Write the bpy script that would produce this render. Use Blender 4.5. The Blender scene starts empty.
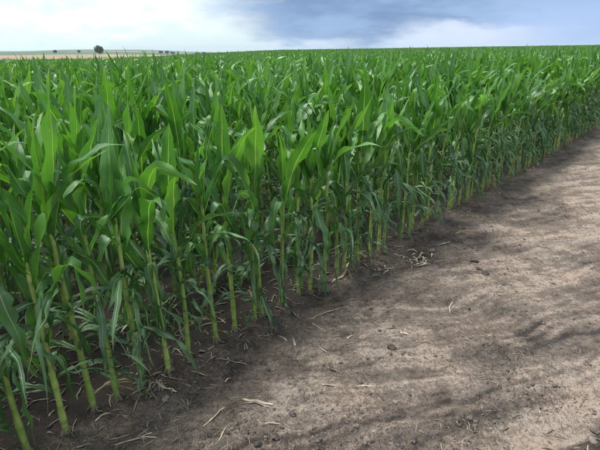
import bpy, math
import numpy as np
from mathutils import Matrix, Vector, Euler

R = math.radians
rng = np.random.default_rng(7)
scene = bpy.context.scene
col = scene.collection

# ------------------------------------------------------------------ camera
CAM_H = 1.65
cam_d = bpy.data.cameras.new('camera')
cam_d.sensor_width = 36.0
cam_d.lens = 27.0
cam_d.clip_start = 0.05
cam_d.clip_end = 12000
cam = bpy.data.objects.new('camera', cam_d)
cam.matrix_world = Matrix.Translation((0, 0, CAM_H)) @ (Matrix.Rotation(R(90 - 21.25), 4, 'X') @ Matrix.Rotation(R(-0.6), 4, 'Z'))
col.objects.link(cam)
scene.camera = cam

# ------------------------------------------------------------------ world
SUN_EL, SUN_AZ = R(68), R(-75)          # azimuth measured from +Y towards +X
world = bpy.data.worlds.new('World'); scene.world = world
world.use_nodes = True
NT = world.node_tree; NT.nodes.clear()


class NB:
    """small node-building helper"""
    def __init__(s, nt): s.nt = nt
    def new(s, t, **kw):
        n = s.nt.nodes.new(t)
        for k, v in kw.items(): setattr(n, k, v)
        return n
    def put(s, sock, v):
        if isinstance(v, bpy.types.NodeSocket): s.nt.links.new(v, sock)
        elif v is not None: sock.default_value = v
    def math(s, op, a, b=None, c=None, clamp=False):
        n = s.new('ShaderNodeMath', operation=op, use_clamp=clamp)
        s.put(n.inputs[0], a)
        if b is not None: s.put(n.inputs[1], b)
        if c is not None: s.put(n.inputs[2], c)
        return n.outputs[0]
    def smooth(s, v, a, b, lo=0.0, hi=1.0):
        n = s.new('ShaderNodeMapRange', interpolation_type='SMOOTHSTEP')
        s.put(n.inputs[0], v)
        if a > b: a, b, lo, hi = b, a, hi, lo
        n.inputs[1].default_value = a; n.inputs[2].default_value = b
        n.inputs[3].default_value = lo; n.inputs[4].default_value = hi
        return n.outputs[0]
    def mix(s, f, a, b, blend='MIX'):
        n = s.new('ShaderNodeMix', data_type='RGBA', blend_type=blend)
        s.put(n.inputs[0], f); s.put(n.inputs[6], rgba(a)); s.put(n.inputs[7], rgba(b))
        return n.outputs[2]
    def noise(s, vec, scale, detail=4, rough=0.55, lac=2.0):
        n = s.new('ShaderNodeTexNoise')
        if vec is not None: s.put(n.inputs['Vector'], vec)
        n.inputs['Scale'].default_value = scale
        n.inputs['Detail'].default_value = detail
        n.inputs['Roughness'].default_value = rough
        n.inputs['Lacunarity'].default_value = lac
        return n.outputs[0]
    def mapping(s, vec, loc=(0, 0, 0), rot=(0, 0, 0), scale=(1, 1, 1)):
        n = s.new('ShaderNodeMapping')
        s.put(n.inputs[0], vec)
        n.inputs[1].default_value = loc; n.inputs[2].default_value = rot; n.inputs[3].default_value = scale
        return n.outputs[0]


def rgba(c):
    if isinstance(c, bpy.types.NodeSocket) or c is None: return c
    return (c[0], c[1], c[2], 1.0)


w = NB(NT)
sky = w.new('ShaderNodeTexSky', sky_type='NISHITA')
sky.sun_disc = False
sky.sun_elevation = SUN_EL
sky.sun_rotation = SUN_AZ
sky.air_density = 1.0; sky.dust_density = 1.5; sky.ozone_density = 1.0
tc = w.new('ShaderNodeTexCoord').outputs['Generated']
sep = w.new('ShaderNodeSeparateXYZ'); w.put(sep.inputs[0], tc)
az = w.math('ARCTAN2', sep.outputs[0], sep.outputs[1])
el = w.math('ARCSINE', sep.outputs[2])
cvec = w.mapping(tc, scale=(1, 1, 3.2))
n_big = w.noise(cvec, 2.3, 5, 0.55)
n_mid = w.noise(w.mapping(tc, loc=(3.1, 1.7, 0.4), scale=(1, 1, 3.6)), 6.0, 6, 0.55)
n_fine = w.noise(w.mapping(tc, loc=(7.7, 2.2, 5.0), scale=(1, 1, 2.6)), 17.0, 6, 0.6)
wob = w.math('ADD', w.math('MULTIPLY', w.math('SUBTRACT', n_mid, 0.5), 0.50), w.math('MULTIPLY', w.math('SUBTRACT', n_fine, 0.5), 0.22))
# broken white cloud over a blue sky, the whole dome
cover = w.smooth(w.math('ADD', n_big, w.math('MULTIPLY', wob, 0.6)), 0.36, 0.56)
cover = w.math('MAXIMUM', cover, w.smooth(el, 0.34, 0.06, 0.0, 0.75))
nish = w.mix(1.0, sky.outputs[0], (0.085, 0.085, 0.085), 'MULTIPLY')
white = w.mix(w.smooth(n_fine, 0.34, 0.66), (0.45, 0.535, 0.585), (0.60, 0.63, 0.64))
white = w.mix(w.smooth(w.math('ADD', el, w.math('MULTIPLY', wob, 0.16)), 0.068, 0.012, 0, 0.85), white, (0.44, 0.555, 0.585))
base = w.mix(cover, nish, white)
# a rain cloud bank standing over the field ahead
azw = w.math('ADD', az, w.math('MULTIPLY', wob, 0.55))
elw = w.math('ADD', el, w.math('MULTIPLY', wob, 0.16))
slant = w.math('SUBTRACT', azw, w.math('MULTIPLY', el, -0.9))
m_storm = w.smooth(slant, -0.15, 0.04)
m_storm = w.math('MULTIPLY', m_storm, w.smooth(azw, 1.35, 0.85))
m_storm = w.math('MULTIPLY', m_storm, w.smooth(elw, 0.62, 0.38))
storm_c = w.mix(w.smooth(w.math('ADD', n_mid, w.math('MULTIPLY', w.math('SUBTRACT', n_fine, 0.5), 0.35)), 0.30, 0.70), (0.108, 0.172, 0.292), (0.175, 0.258, 0.392))
# paler periwinkle veil under the bank to one side, with a soft white patch low down
veil = w.math('MULTIPLY', w.smooth(azw, 0.30, 0.50), w.smooth(elw, 0.13, 0.05))
storm_c = w.mix(w.math('MULTIPLY', veil, 0.75), storm_c, (0.250, 0.335, 0.510))
patch = w.math('MULTIPLY', w.math('MULTIPLY', w.smooth(azw, 0.12, 0.27), w.smooth(azw, 0.56, 0.33)), w.smooth(elw, 0.056, 0.030))
storm_c = w.mix(w.math('MULTIPLY', patch, 0.9), storm_c, (0.40, 0.45, 0.55))
strip = w.math('MULTIPLY', w.smooth(azw, 0.16, -0.02), w.smooth(elw, 0.030, 0.006))
storm_c = w.mix(w.math('MULTIPLY', strip, 0.85), storm_c, (0.41, 0.48, 0.54))
skyc = w.mix(m_storm, base, storm_c)
bg = w.new('ShaderNodeBackground'); w.put(bg.inputs[0], skyc); bg.inputs[1].default_value = 1.0
out = w.new('ShaderNodeOutputWorld'); w.put(out.inputs[0], bg.outputs[0])

# ------------------------------------------------------------------ sun and exposure
sd = bpy.data.lights.new('sun', 'SUN')
sd.energy = 2.7; sd.angle = R(24); sd.color = (1.0, 0.96, 0.90)
sun = bpy.data.objects.new('sun', sd)
sdir = Vector((math.sin(SUN_AZ) * math.cos(SUN_EL), math.cos(SUN_AZ) * math.cos(SUN_EL), math.sin(SUN_EL)))
sun.rotation_euler = sdir.to_track_quat('Z', 'Y').to_euler()
sun.location = (0, 0, 30)
col.objects.link(sun)
vs = scene.view_settings
vs.view_transform = 'Standard'; vs.look = 'None'; vs.gamma = 1.0; vs.use_curve_mapping = False
vs.exposure = 1.0
scene.render.engine = 'CYCLES'
scene.cycles.max_bounces = 5
scene.cycles.diffuse_bounces = 2
scene.cycles.glossy_bounces = 2
scene.cycles.transmission_bounces = 4
scene.cycles.transparent_max_bounces = 6
scene.cycles.caustics_reflective = False
scene.cycles.caustics_refractive = False
scene.cycles.use_denoising = True

# ------------------------------------------------------------------ field frame
ROW_AZ = R(42.4)
U = np.array([math.sin(ROW_AZ), math.cos(ROW_AZ)])       # along the rows
N = np.array([-U[1], U[0]])                              # into the field
ROW0 = 1.93                                              # metres from the camera to the edge row
ROW_GAP = 0.70
FIELD_DEPTH = 135.0


def row_frame(x, y):
    return x * U[0] + y * U[1], x * N[0] + y * N[1] - ROW0     # along, into field (negative: bare soil)


# ------------------------------------------------------------------ value noise
def _hash(ix, iy, seed):
    h = (ix.astype(np.int64) * 374761393 + iy.astype(np.int64) * 668265263 + seed * 1442695041) & 0xFFFFFFFF
    h = ((h ^ (h >> 13)) * 1274126177) & 0xFFFFFFFF
    h = ((h ^ (h >> 16)) * 2246822519) & 0xFFFFFFFF
    return ((h ^ (h >> 15)) & 0xFFFFFF) / float(0xFFFFFF)


def vnoise(x, y, seed=0):
    x0 = np.floor(x); y0 = np.floor(y)
    fx = x - x0; fy = y - y0
    fx = fx * fx * fx * (fx * (fx * 6 - 15) + 10); fy = fy * fy * fy * (fy * (fy * 6 - 15) + 10)
    a = _hash(x0, y0, seed); b = _hash(x0 + 1, y0, seed); c = _hash(x0, y0 + 1, seed); d = _hash(x0 + 1, y0 + 1, seed)
    return (a + (b - a) * fx) * (1 - fy) + (c + (d - c) * fx) * fy


def fbm(x, y, oct=4, seed=0, gain=0.5):
    s = 0; amp = 1; tot = 0
    for o in range(oct):
        s = s + amp * vnoise(x, y, seed + o * 17); tot += amp
        x, y = x * 1.93 + y * 0.42 + 5.3, y * 1.93 - x * 0.42 + 1.7
        amp *= gain
    return s / tot


def cells(x, y, seed=0):
    """distance to the nearest feature point, and that cell's random value"""
    ix = np.floor(x); iy = np.floor(y)
    best = np.full(x.shape, 9.0); val = np.zeros(x.shape)
    for dx in (-1, 0, 1):
        for dy in (-1, 0, 1):
            cx = ix + dx; cy = iy + dy
            px = cx + _hash(cx, cy, seed); py = cy + _hash(cx, cy, seed + 3)
            d = np.hypot(x - px, y - py)
            m = d < best
            best = np.where(m, d, best); val = np.where(m, _hash(cx, cy, seed + 7), val)
    return best, val


def sstep(a, b, v):
    t = np.clip((v - a) / (b - a), 0, 1)
    return t * t * (3 - 2 * t)


# ------------------------------------------------------------------ terrain
FA = R(71)                                   # the way the wash marks run
FU = (math.sin(FA), math.cos(FA)); FV = (FU[1], -FU[0])


def streaks(x, y):
    a = x * FU[0] + y * FU[1]; b = x * FV[0] + y * FV[1]
    wx = (fbm(x * 0.9, y * 0.9, 3, 91) - 0.5)
    b2 = b + 0.40 * wx + 0.07 * (fbm(x * 3, y * 3, 2, 33) - 0.5)
    s1 = fbm(a * 0.62, b2 * 8.5, 4, 11, 0.62)
    s2 = fbm(a * 1.7, b2 * 26.0, 3, 51, 0.62)
    return s1, s2


def rills(x, y):
    """thin branching wash lines, 0..1"""
    a = x * FU[0] + y * FU[1]; b = x * FV[0] + y * FV[1]
    b2 = b + 0.42 * (fbm(x * 0.8 + 4, y * 0.8, 3, 191) - 0.5) + 0.16 * (fbm(x * 3.3, y * 3.3, 3, 133) - 0.5)
    n1 = 1 - np.abs(2 * vnoise(a * 0.8, b2 * 4.4, 211) - 1)
    n2 = 1 - np.abs(2 * vnoise(a * 1.6, b2 * 9.5, 223) - 1)
    k = sstep(.42, .62, fbm(x * 1.1, y * 1.1, 2, 240))
    return np.maximum(sstep(.86, .99, n1) * k, .7 * sstep(.88, .99, n2) * (1 - .5 * k))


PL_R = [0, 8, 60, 133, 200, 300, 520, 700, 1000, 1800, 3000, 8000]
PL_Z = [0, 0, -0.58, -1.75, -1.62, -1.0, 0.2, 1.0, 1.5, 8.0, 15.0, 12.0]
PR_R = [0, 8, 60, 250, 320, 600, 1200, 8000]
PR_Z = [0, 0, 0.06, 0.25, -0.4, -9.0, -14.0, -14.0]


def terrain_far(x, y):
    """level ground near the viewer; it dips and rises to low hills on one side, crests and falls on the other"""
    r = np.hypot(x, y); a = np.degrees(np.arctan2(x, y))
    zl = np.interp(r, PL_R, PL_Z)
    zl = zl + sstep(1000, 2600, r) * (2.5 * np.sin(np.radians(a) * 15 + 0.4) + 1.5 * np.sin(np.radians(a) * 41 + 1.0))
    zr = np.interp(r, PR_R, PR_Z) + 0.0045 * x * sstep(6, 60, r) * (1 - sstep(260, 400, r))
    wl = sstep(-1.0, -24.0, a)
    return zl * wl + zr * (1 - wl)


def ground_height(x, y, fine=True):
    h = terrain_far(x, y)
    if not fine: return h
    r = np.hypot(x, y)
    k = 1 - sstep(14, 26, r)
    t, p = row_frame(x, y)
    bare = sstep(0.05, -0.35, p)
    inside = 1 - bare
    s1, s2 = streaks(x, y)
    tm = fbm(x * 7, y * 7, 4, 5) - 0.5
    tf = fbm(x * 26, y * 26, 3, 71) - 0.5
    cd, cv = cells(x * 15, y * 15, 23)
    clod = np.where(cv > 0.55, np.clip(0.42 - cd, 0, 1), 0) * (cv - 0.4)
    cd2, cv2 = cells(x * 38, y * 38, 29)
    crumb = np.where(cv2 > 0.5, np.clip(0.45 - cd2, 0, 1), 0) * cv2
    patch = sstep(0.50, 0.64, fbm(x * 1.5, y * 1.5, 3, 63))            # rough, crumbly places
    z = 0.045 * (fbm(x * 0.8, y * 0.8, 2, 2) - 0.5)
    z += bare * (0.006 * (s1 - 0.5) + 0.004 * (s2 - 0.5))
    z -= bare * 0.007 * rills(x, y)
    z += tm * (0.024 + 0.022 * inside) + tf * (0.014 + 0.010 * inside)
    z += clod * (0.06 * inside + 0.05 * patch * bare) + crumb * (0.014 * inside + 0.018 * patch + 0.009)
    rowphase = np.cos(2 * np.pi * p / ROW_GAP)
    z += 0.012 * (rowphase - 1.0) * sstep(-0.40, -0.05, p) - 0.010
    # wheel track crossing the bare strip near the viewer
    q = (x - 1.30) * 0.47 - (y - 1.70) * 0.88
    z += bare * (-0.022 * np.exp(-(q / 0.10) ** 2) + 0.016 * np.exp(-((q - 0.17) / 0.06) ** 2))
    return h + z * k


def ground_dry_shade(x, y):
    t, p = row_frame(x, y)
    out_ = -p
    s1, s2 = streaks(x, y)
    big = fbm(x * 0.55 + 3.3, y * 0.55, 3, 40)
    med = fbm(x * 2.4, y * 2.4, 3, 44)
    fin = fbm(x * 11, y * 11, 3, 47)
    d = sstep(-0.05, 0.75, out_ + 0.6 * (med - 0.5)) * 0.34 + 0.26  # damp and painted-in maize shade both keep soil near the row darker
    d = d + ((s1 - 0.5) * 0.34 + (s2 - 0.5) * 0.95 - 0.36 * rills(x, y)) * sstep(0.1, 0.7, out_) + (big - 0.5) * 0.45 + (med - 0.5) * 0.34 + (fin - 0.5) * 0.60
    q = (x - 1.30) * 0.47 - (y - 1.70) * 0.88
    d = d + 0.75 * np.exp(-(q / 0.12) ** 2) - 0.9 * np.exp(-((q - 0.24) / 0.08) ** 2)
    patch = sstep(0.50, 0.64, fbm(x * 1.5, y * 1.5, 3, 63))
    d = d - 0.18 * patch
    d = d * sstep(-0.10, 0.25, out_) - 0.50 * sstep(0.12, -0.15, out_)  # soil among the rows painted darkest, standing in for shade under the canopy
    return np.clip(d, -0.6, 1)


def link(name, mesh, parent=None):
    o = bpy.data.objects.new(name, mesh); col.objects.link(o)
    if parent is not None: o.parent = parent
    return o


def tag(o, label=None, cat=None, group=None, kind=None):
    if label: o['label'] = label
    if cat: o['category'] = cat
    if group: o['group'] = group
    if kind: o['kind'] = kind
    return o


def mesh_np(name, V, F, mats, uv=None, mi=None, smooth=True):
    """F: (n,4) quads or (n,3) tris, as an int array"""
    me = bpy.data.meshes.new(name)
    k = F.shape[1]
    me.vertices.add(len(V)); me.vertices.foreach_set('co', np.ascontiguousarray(V, np.float32).ravel())
    me.loops.add(F.size); me.loops.foreach_set('vertex_index', F.astype(np.int32).ravel())
    me.polygons.add(len(F))
    me.polygons.foreach_set('loop_start', np.arange(0, F.size, k, dtype=np.int32))
    me.polygons.foreach_set('loop_total', np.full(len(F), k, np.int32))
    if smooth: me.polygons.foreach_set('use_smooth', np.ones(len(F), bool))
    for m in mats: me.materials.append(m)
    if mi is not None: me.polygons.foreach_set('material_index', np.asarray(mi, np.int32))
    if uv is not None:
        l = me.uv_layers.new(name='UVMap')
        l.data.foreach_set('uv', np.ascontiguousarray(uv[F.ravel()], np.float32).ravel())
    me.update(calc_edges=True)
    return me


# ------------------------------------------------------------------ materials
def new_mat(name):
    m = bpy.data.materials.new(name); m.use_nodes = True
    nt = m.node_tree; nt.nodes.clear()
    b = NB(nt)
    o = b.new('ShaderNodeOutputMaterial')
    return m, b, o


def soil_material():
    m, b, o = new_mat('soil')
    geo = b.new('ShaderNodeNewGeometry').outputs['Position']
    at = b.new('ShaderNodeAttribute', attribute_name='dry'); dry = at.outputs['Fac']  # dryness, plus the canopy shade painted in along and between the rows
    n1 = b.noise(geo, 30, 6, 0.7)
    n2 = b.noise(geo, 130, 4, 0.65)
    st = b.noise(b.mapping(geo, rot=(0, 0, FA - R(90)), scale=(3.6, 46, 20)), 1.0, 6, 0.68)
    d = b.math('ADD', dry, b.math('MULTIPLY', b.math('SUBTRACT', n1, 0.5), 1.15))
    d = b.math('ADD', d, b.math('MULTIPLY', b.math('SUBTRACT', st, 0.5), b.math('MULTIPLY', dry, 1.5)))
    d = b.math('ADD', d, b.math('MULTIPLY', b.math('SUBTRACT', n2, 0.5), 1.5))
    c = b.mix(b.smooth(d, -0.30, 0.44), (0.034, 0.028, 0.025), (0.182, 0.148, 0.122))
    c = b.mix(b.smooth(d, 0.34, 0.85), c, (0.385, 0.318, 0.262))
    hue = b.noise(geo, 3.1, 3)
    c = b.mix(b.smooth(hue, 0.4, 0.7, 0, 0.30), c, b.mix(1.0, c, (1.10, 0.93, 0.80), 'MULTIPLY'))
    grain = b.math('ADD', b.math('MULTIPLY', b.noise(geo, 95, 5, 0.75), 1.3), 0.36)
    gm = b.new('ShaderNodeVectorMath', operation='SCALE'); b.put(gm.inputs[0], c); b.put(gm.inputs[3], grain); c = gm.outputs[0]
    # crust cracks, in places
    wv = b.new('ShaderNodeVectorMath', operation='ADD'); b.put(wv.inputs[0], geo)
    nz = b.new('ShaderNodeTexNoise'); b.put(nz.inputs['Vector'], geo); nz.inputs['Scale'].default_value = 18; nz.inputs['Detail'].default_value = 3
    sc_ = b.new('ShaderNodeVectorMath', operation='SCALE'); b.put(sc_.inputs[0], nz.outputs[1]); sc_.inputs[3].default_value = 0.07
    b.put(wv.inputs[1], sc_.outputs[0])
    vo = b.new('ShaderNodeTexVoronoi', feature='DISTANCE_TO_EDGE'); b.put(vo.inputs['Vector'], wv.outputs[0]); vo.inputs['Scale'].default_value = 11
    crack = b.math('MULTIPLY', b.smooth(vo.outputs[0], 0.028, 0.0), b.smooth(b.noise(geo, 2.6, 3), 0.56, 0.66))
    c = b.mix(b.math('MULTIPLY', crack, 0.12), c, (0.035, 0.030, 0.027))
    speck = b.noise(geo, 260, 2, 0.5)
    c = b.mix(b.smooth(b.math('ADD', b.math('MULTIPLY', speck, .6), b.math('MULTIPLY', b.noise(geo, 48, 3, .6), .45)), 0.55, 0.63, 0, 0.75), c, (0.040, 0.034, 0.030))
    c = b.mix(b.smooth(speck, 0.36, 0.27, 0, 0.35), c, (0.36, 0.31, 0.26))
    p = b.new('ShaderNodeBsdfPrincipled')
    b.put(p.inputs['Base Color'], c)
    b.put(p.inputs['Roughness'], b.smooth(d, 0.0, 0.5, 0.72, 0.95))
    p.inputs['Specular IOR Level'].default_value = 0.28
    bm1 = b.new('ShaderNodeBump'); bm1.inputs['Strength'].default_value = 1.0; bm1.inputs['Distance'].default_value = 0.016
    hsum = b.math('SUBTRACT', b.math('ADD', b.math('MULTIPLY', b.noise(geo, 75, 6, 0.7), 1.0), b.math('MULTIPLY', st, 0.6)), b.math('MULTIPLY', crack, 0.5))
    b.put(bm1.inputs['Height'], hsum)
    b.put(p.inputs['Normal'], bm1.outputs[0])
    b.put(o.inputs[0], p.outputs[0])
    return m


def simple_mat(name, c0, c1, scale=4.0, rough=0.9, coord='pos', stretch=(1, 1, 1), spec=0.3, bump=0.0):
    m, b, o = new_mat(name)
    v = b.new('ShaderNodeNewGeometry').outputs['Position'] if coord == 'pos' else b.new('ShaderNodeTexCoord').outputs['Object']
    v = b.mapping(v, scale=stretch)
    n = b.noise(v, scale, 5, 0.6)
    c = b.mix(b.smooth(n, 0.32, 0.68), c0, c1)
    rnd = b.new('ShaderNodeObjectInfo').outputs['Random']
    hs = b.new('ShaderNodeHueSaturation'); b.put(hs.inputs['Color'], c)
    b.put(hs.inputs['Value'], b.math('ADD', b.math('MULTIPLY', rnd, 0.4), 0.8))
    p = b.new('ShaderNodeBsdfPrincipled'); b.put(p.inputs['Base Color'], hs.outputs[0])
    p.inputs['Roughness'].default_value = rough; p.inputs['Specular IOR Level'].default_value = spec
    if bump:
        bm = b.new('ShaderNodeBump'); bm.inputs['Strength'].default_value = 0.8; bm.inputs['Distance'].default_value = bump
        b.put(bm.inputs['Height'], n); b.put(p.inputs['Normal'], bm.outputs[0])
    b.put(o.inputs[0], p.outputs[0])
    return m


def leaf_material(name, dark, light, rib, trans, tw, rough, dry_amt):
    m, b, o = new_mat(name)
    uvn = b.new('ShaderNodeUVMap'); uvn.uv_map = 'UVMap'
    su = b.new('ShaderNodeSeparateXYZ'); b.put(su.inputs[0], uvn.outputs[0])
    u, v = su.outputs[0], su.outputs[1]
    rnd = b.new('ShaderNodeObjectInfo').outputs['Random']
    pos = b.new('ShaderNodeNewGeometry').outputs['Position']
    vein = b.noise(b.mapping(uvn.outputs[0], scale=(46, 1.6, 1)), 1.0, 3, 0.6)
    vein2 = b.noise(b.mapping(uvn.outputs[0], scale=(150, 3, 1)), 1.0, 2, 0.6)
    blot = b.noise(pos, 7.0, 4, 0.6)
    f = b.math('ADD', b.math('ADD', b.math('MULTIPLY', vein, 0.75), b.math('MULTIPLY', b.math('SUBTRACT', vein2, 0.5), 0.35)), b.math('MULTIPLY', b.math('SUBTRACT', blot, .17), 0.6))
    f = b.math('ADD', f, b.math('MULTIPLY', b.math('SUBTRACT', rnd, 0.5), 0.5))
    c = b.mix(b.smooth(f, 0.30, 0.85), dark, light)
    yl = b.noise(b.mapping(uvn.outputs[0], loc=(3.3, 1.1, 0), scale=(16, 2.4, 1)), 1.0, 3, 0.6)
    c = b.mix(b.math('MULTIPLY', b.smooth(b.math('ADD', yl, b.math('MULTIPLY', b.math('SUBTRACT', blot, 0.5), 0.5)), 0.56, 0.74), dry_amt * 0.9), c, (0.170, 0.245, 0.060))
    # pale midrib, broad at the base of the blade and thin at the tip
    au = b.math('ABSOLUTE', b.math('SUBTRACT', u, 0.5))
    rw = b.math('SUBTRACT', 0.062, b.math('MULTIPLY', v, 0.045))
    ribm = b.smooth(b.math('DIVIDE', au, rw), 1.0, 0.45, 0, 0.85)
    c = b.mix(ribm, c, rib)
    # scuffs and dried tips left by the hail
    sc = b.noise(b.mapping(pos, scale=(1, 1, 1)), 38, 4, 0.7)
    c = b.mix(b.math('MULTIPLY', b.smooth(sc, 0.62, 0.72), dry_amt), c, (0.36, 0.36, 0.20))
    tip = b.math('MULTIPLY', b.smooth(b.math('ADD', v, b.math('MULTIPLY', b.math('SUBTRACT', vein, 0.5), 0.18)), 0.90, 1.0), b.smooth(rnd, 0.35, 0.8))
    c = b.mix(b.math('MULTIPLY', tip, min(.8, dry_amt * 1.1)), c, (0.38, 0.32, 0.17))
    p = b.new('ShaderNodeBsdfPrincipled'); b.put(p.inputs['Base Color'], c)
    b.put(p.inputs['Roughness'], b.math('ADD', rough - 0.08, b.math('MULTIPLY', blot, 0.16)))
    p.inputs['Specular IOR Level'].default_value = 0.7
    bm = b.new('ShaderNodeBump'); bm.inputs['Strength'].default_value = 0.35; bm.inputs['Distance'].default_value = 0.003
    b.put(bm.inputs['Height'], b.math('ADD', vein2, b.math('MULTIPLY', ribm, 1.2)))
    b.put(p.inputs['Normal'], bm.outputs[0])
    t = b.new('ShaderNodeBsdfTranslucent')
    b.put(t.inputs[0], b.mix(1.0, c, trans, 'MULTIPLY'))
    mx = b.new('ShaderNodeMixShader'); mx.inputs[0].default_value = tw
    b.put(mx.inputs[1], p.outputs[0]); b.put(mx.inputs[2], t.outputs[0])
    b.put(o.inputs[0], mx.outputs[0])
    return m


M_YOUNG = leaf_material('leaf_young', (0.038, 0.146, 0.025), (0.097, 0.268, 0.046), (0.28, 0.42, 0.14), (1.9, 1.9, 0.6), 0.30, 0.36, 0.35)
M_LEAF = leaf_material('leaf_mature', (0.030, 0.105, 0.026), (0.070, 0.190, 0.044), (0.28, 0.38, 0.18), (1.7, 1.8, 0.7), 0.24, 0.37, 0.45)
M_LOW = leaf_material('leaf_low', (0.038, 0.105, 0.040), (0.086, 0.190, 0.072), (0.30, 0.38, 0.22), (1.5, 1.6, 0.9), 0.22, 0.42, 0.80)
M_DRYLEAF = leaf_material('leaf_withered', (0.20, 0.17, 0.085), (0.40, 0.34, 0.19), (0.50, 0.44, 0.28), (1.2, 1.1, 0.9), 0.25, 0.7, 0.2)
M_STRAW = simple_mat('straw', (0.26, 0.210, 0.150), (0.54, 0.470, 0.360), 18, 0.75, 'obj', (1, 1, 1))
M_STRAW_GREY = simple_mat('straw_weathered', (0.12, 0.100, 0.078), (0.33, 0.285, 0.222), 18, 0.85, 'obj')
M_LITTER = simple_mat('litter', (0.100, 0.083, 0.064), (0.34, 0.292, 0.225), 9, 0.9, 'pos')
M_CLOD = simple_mat('soil_clod', (0.042, 0.035, 0.031), (0.120, 0.100, 0.086), 30, 0.95, 'pos', bump=0.006)
M_CLOD_DRY = simple_mat('soil_clod_dry', (0.09, 0.075, 0.063), (0.22, 0.185, 0.155), 30, 0.95, 'pos', bump=0.006)
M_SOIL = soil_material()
M_STUBBLE = simple_mat('far_stubble', (0.20, 0.145, 0.10), (0.29, 0.215, 0.15), 0.02, 0.95, 'pos')
M_MEADOW = simple_mat('far_meadow', (0.035, 0.075, 0.035), (0.085, 0.135, 0.060), 0.006, 0.95, 'pos')


def stalk_material():
    m, b, o = new_mat('stalk')
    uvn = b.new('ShaderNodeUVMap'); uvn.uv_map = 'UVMap'
    su = b.new('ShaderNodeSeparateXYZ'); b.put(su.inputs[0], uvn.outputs[0])
    u, v = su.outputs[0], su.outputs[1]            # around, internode number + fraction
    fr = b.math('FRACT', v)
    n = b.noise(b.mapping(uvn.outputs[0], scale=(14, 1.3, 1)), 1.0, 4, 0.6)
    pos = b.new('ShaderNodeNewGeometry').outputs['Position']
    bl = b.noise(pos, 26, 4, 0.65)
    rnd = b.new('ShaderNodeObjectInfo').outputs['Random']
    f = b.math('ADD', b.math('MULTIPLY', n, 0.6), b.math('MULTIPLY', bl, 0.5))
    f = b.math('ADD', f, b.math('MULTIPLY', b.math('SUBTRACT', rnd, 0.5), 0.3))
    c = b.mix(b.smooth(f, 0.32, 0.8), (0.165, 0.265, 0.050), (0.350, 0.445, 0.120))
    # sheath is greener towards its collar, the bare internode paler
    c = b.mix(b.smooth(fr, 0.45, 0.98, 0, 0.40), c, (0.085, 0.165, 0.035))
    node = b.math('ADD', b.smooth(fr, 0.045, 0.0), b.smooth(fr, 0.955, 1.0), clamp=True)
    c = b.mix(b.math('MULTIPLY', node, b.math('MULTIPLY', bl, 0.9)), c, (0.30, 0.33, 0.13))
    c = b.mix(b.smooth(v, 1.1, 0.2, 0, 0.6), c, (0.24, 0.22, 0.12))
    c = b.mix(b.smooth(bl, 0.62, 0.76, 0, 0.6), c, (0.15, 0.11, 0.06))
    sz = b.new('ShaderNodeSeparateXYZ'); b.put(sz.inputs[0], pos)
    mud = b.math('ADD', sz.outputs[2], b.math('MULTIPLY', b.noise(pos, 60, 4, .7), 0.25))
    c = b.mix(b.smooth(mud, 0.21, 0.10, 0, 0.8), c, (0.12, 0.095, 0.075))
    p = b.new('ShaderNodeBsdfPrincipled'); b.put(p.inputs['Base Color'], c)
    p.inputs['Roughness'].default_value = 0.48
    bm = b.new('ShaderNodeBump'); bm.inputs['Strength'].default_value = 0.4; bm.inputs['Distance'].default_value = 0.002
    b.put(bm.inputs['Height'], n); b.put(p.inputs['Normal'], bm.outputs[0])
    b.put(o.inputs[0], p.outputs[0])
    return m


M_STALK = stalk_material()

# ------------------------------------------------------------------ the ground sheet
def build_ground():
    az_f = np.linspace(R(-52), R(52), 560)
    az_c = np.linspace(R(52), R(308), 46)[1:-1]
    azs = np.concatenate([az_f, az_c])
    rad = [0.25]
    while rad[-1] < 16: rad.append(rad[-1] * (1.0125 if rad[-1] < 0.9 else 1.0072))
    while rad[-1] < 60: rad.append(rad[-1] * 1.03)
    while rad[-1] < 3200: rad.append(rad[-1] * 1.07)
    rad = np.array(rad)
    A, Rr = np.meshgrid(azs, rad)
    X = Rr * np.sin(A); Y = Rr * np.cos(A)
    Z = ground_height(X, Y)
    D = ground_dry_shade(X, Y)
    na, nr = len(azs), len(rad)
    V = np.stack([X.ravel(), Y.ravel(), Z.ravel()], 1)
    V = np.vstack([V, [[0, 0, float(Z[0].mean())]]])
    D = np.append(D.ravel(), D[0].mean())
    i = np.arange(nr - 1)[:, None] * na + np.arange(na)[None]
    j = np.arange(nr - 1)[:, None] * na + (np.arange(na)[None] + 1) % na
    F = np.stack([i, i + na, j + na, j], -1).reshape(-1, 4)
    cx = X.ravel()[F].mean(1); cy = Y.ravel()[F].mean(1)
    t, p = row_frame(cx, cy); r = np.hypot(cx, cy)
    mi = np.zeros(len(F), int)
    mi[(p > FIELD_DEPTH) & (r > 60)] = 1
    mi[r > 470] = 2
    band = np.floor(r / 330 + 2.5 * np.sin(np.arctan2(cx, cy) * 5)).astype(int)
    mi[(r > 1300) & (band % 4 == 1)] = 1
    F = F[:, ::-1]
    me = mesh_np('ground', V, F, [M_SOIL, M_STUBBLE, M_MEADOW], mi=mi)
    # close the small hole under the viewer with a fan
    a = me.attributes.new('dry', 'FLOAT', 'POINT')  # carries dryness and painted row shade together
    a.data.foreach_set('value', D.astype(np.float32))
    o = link('ground', me)
    tag(o, kind='structure')
    return o


build_ground()


def gz(x, y):
    return float(ground_height(np.array([x], float), np.array([y], float))[0])


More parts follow.
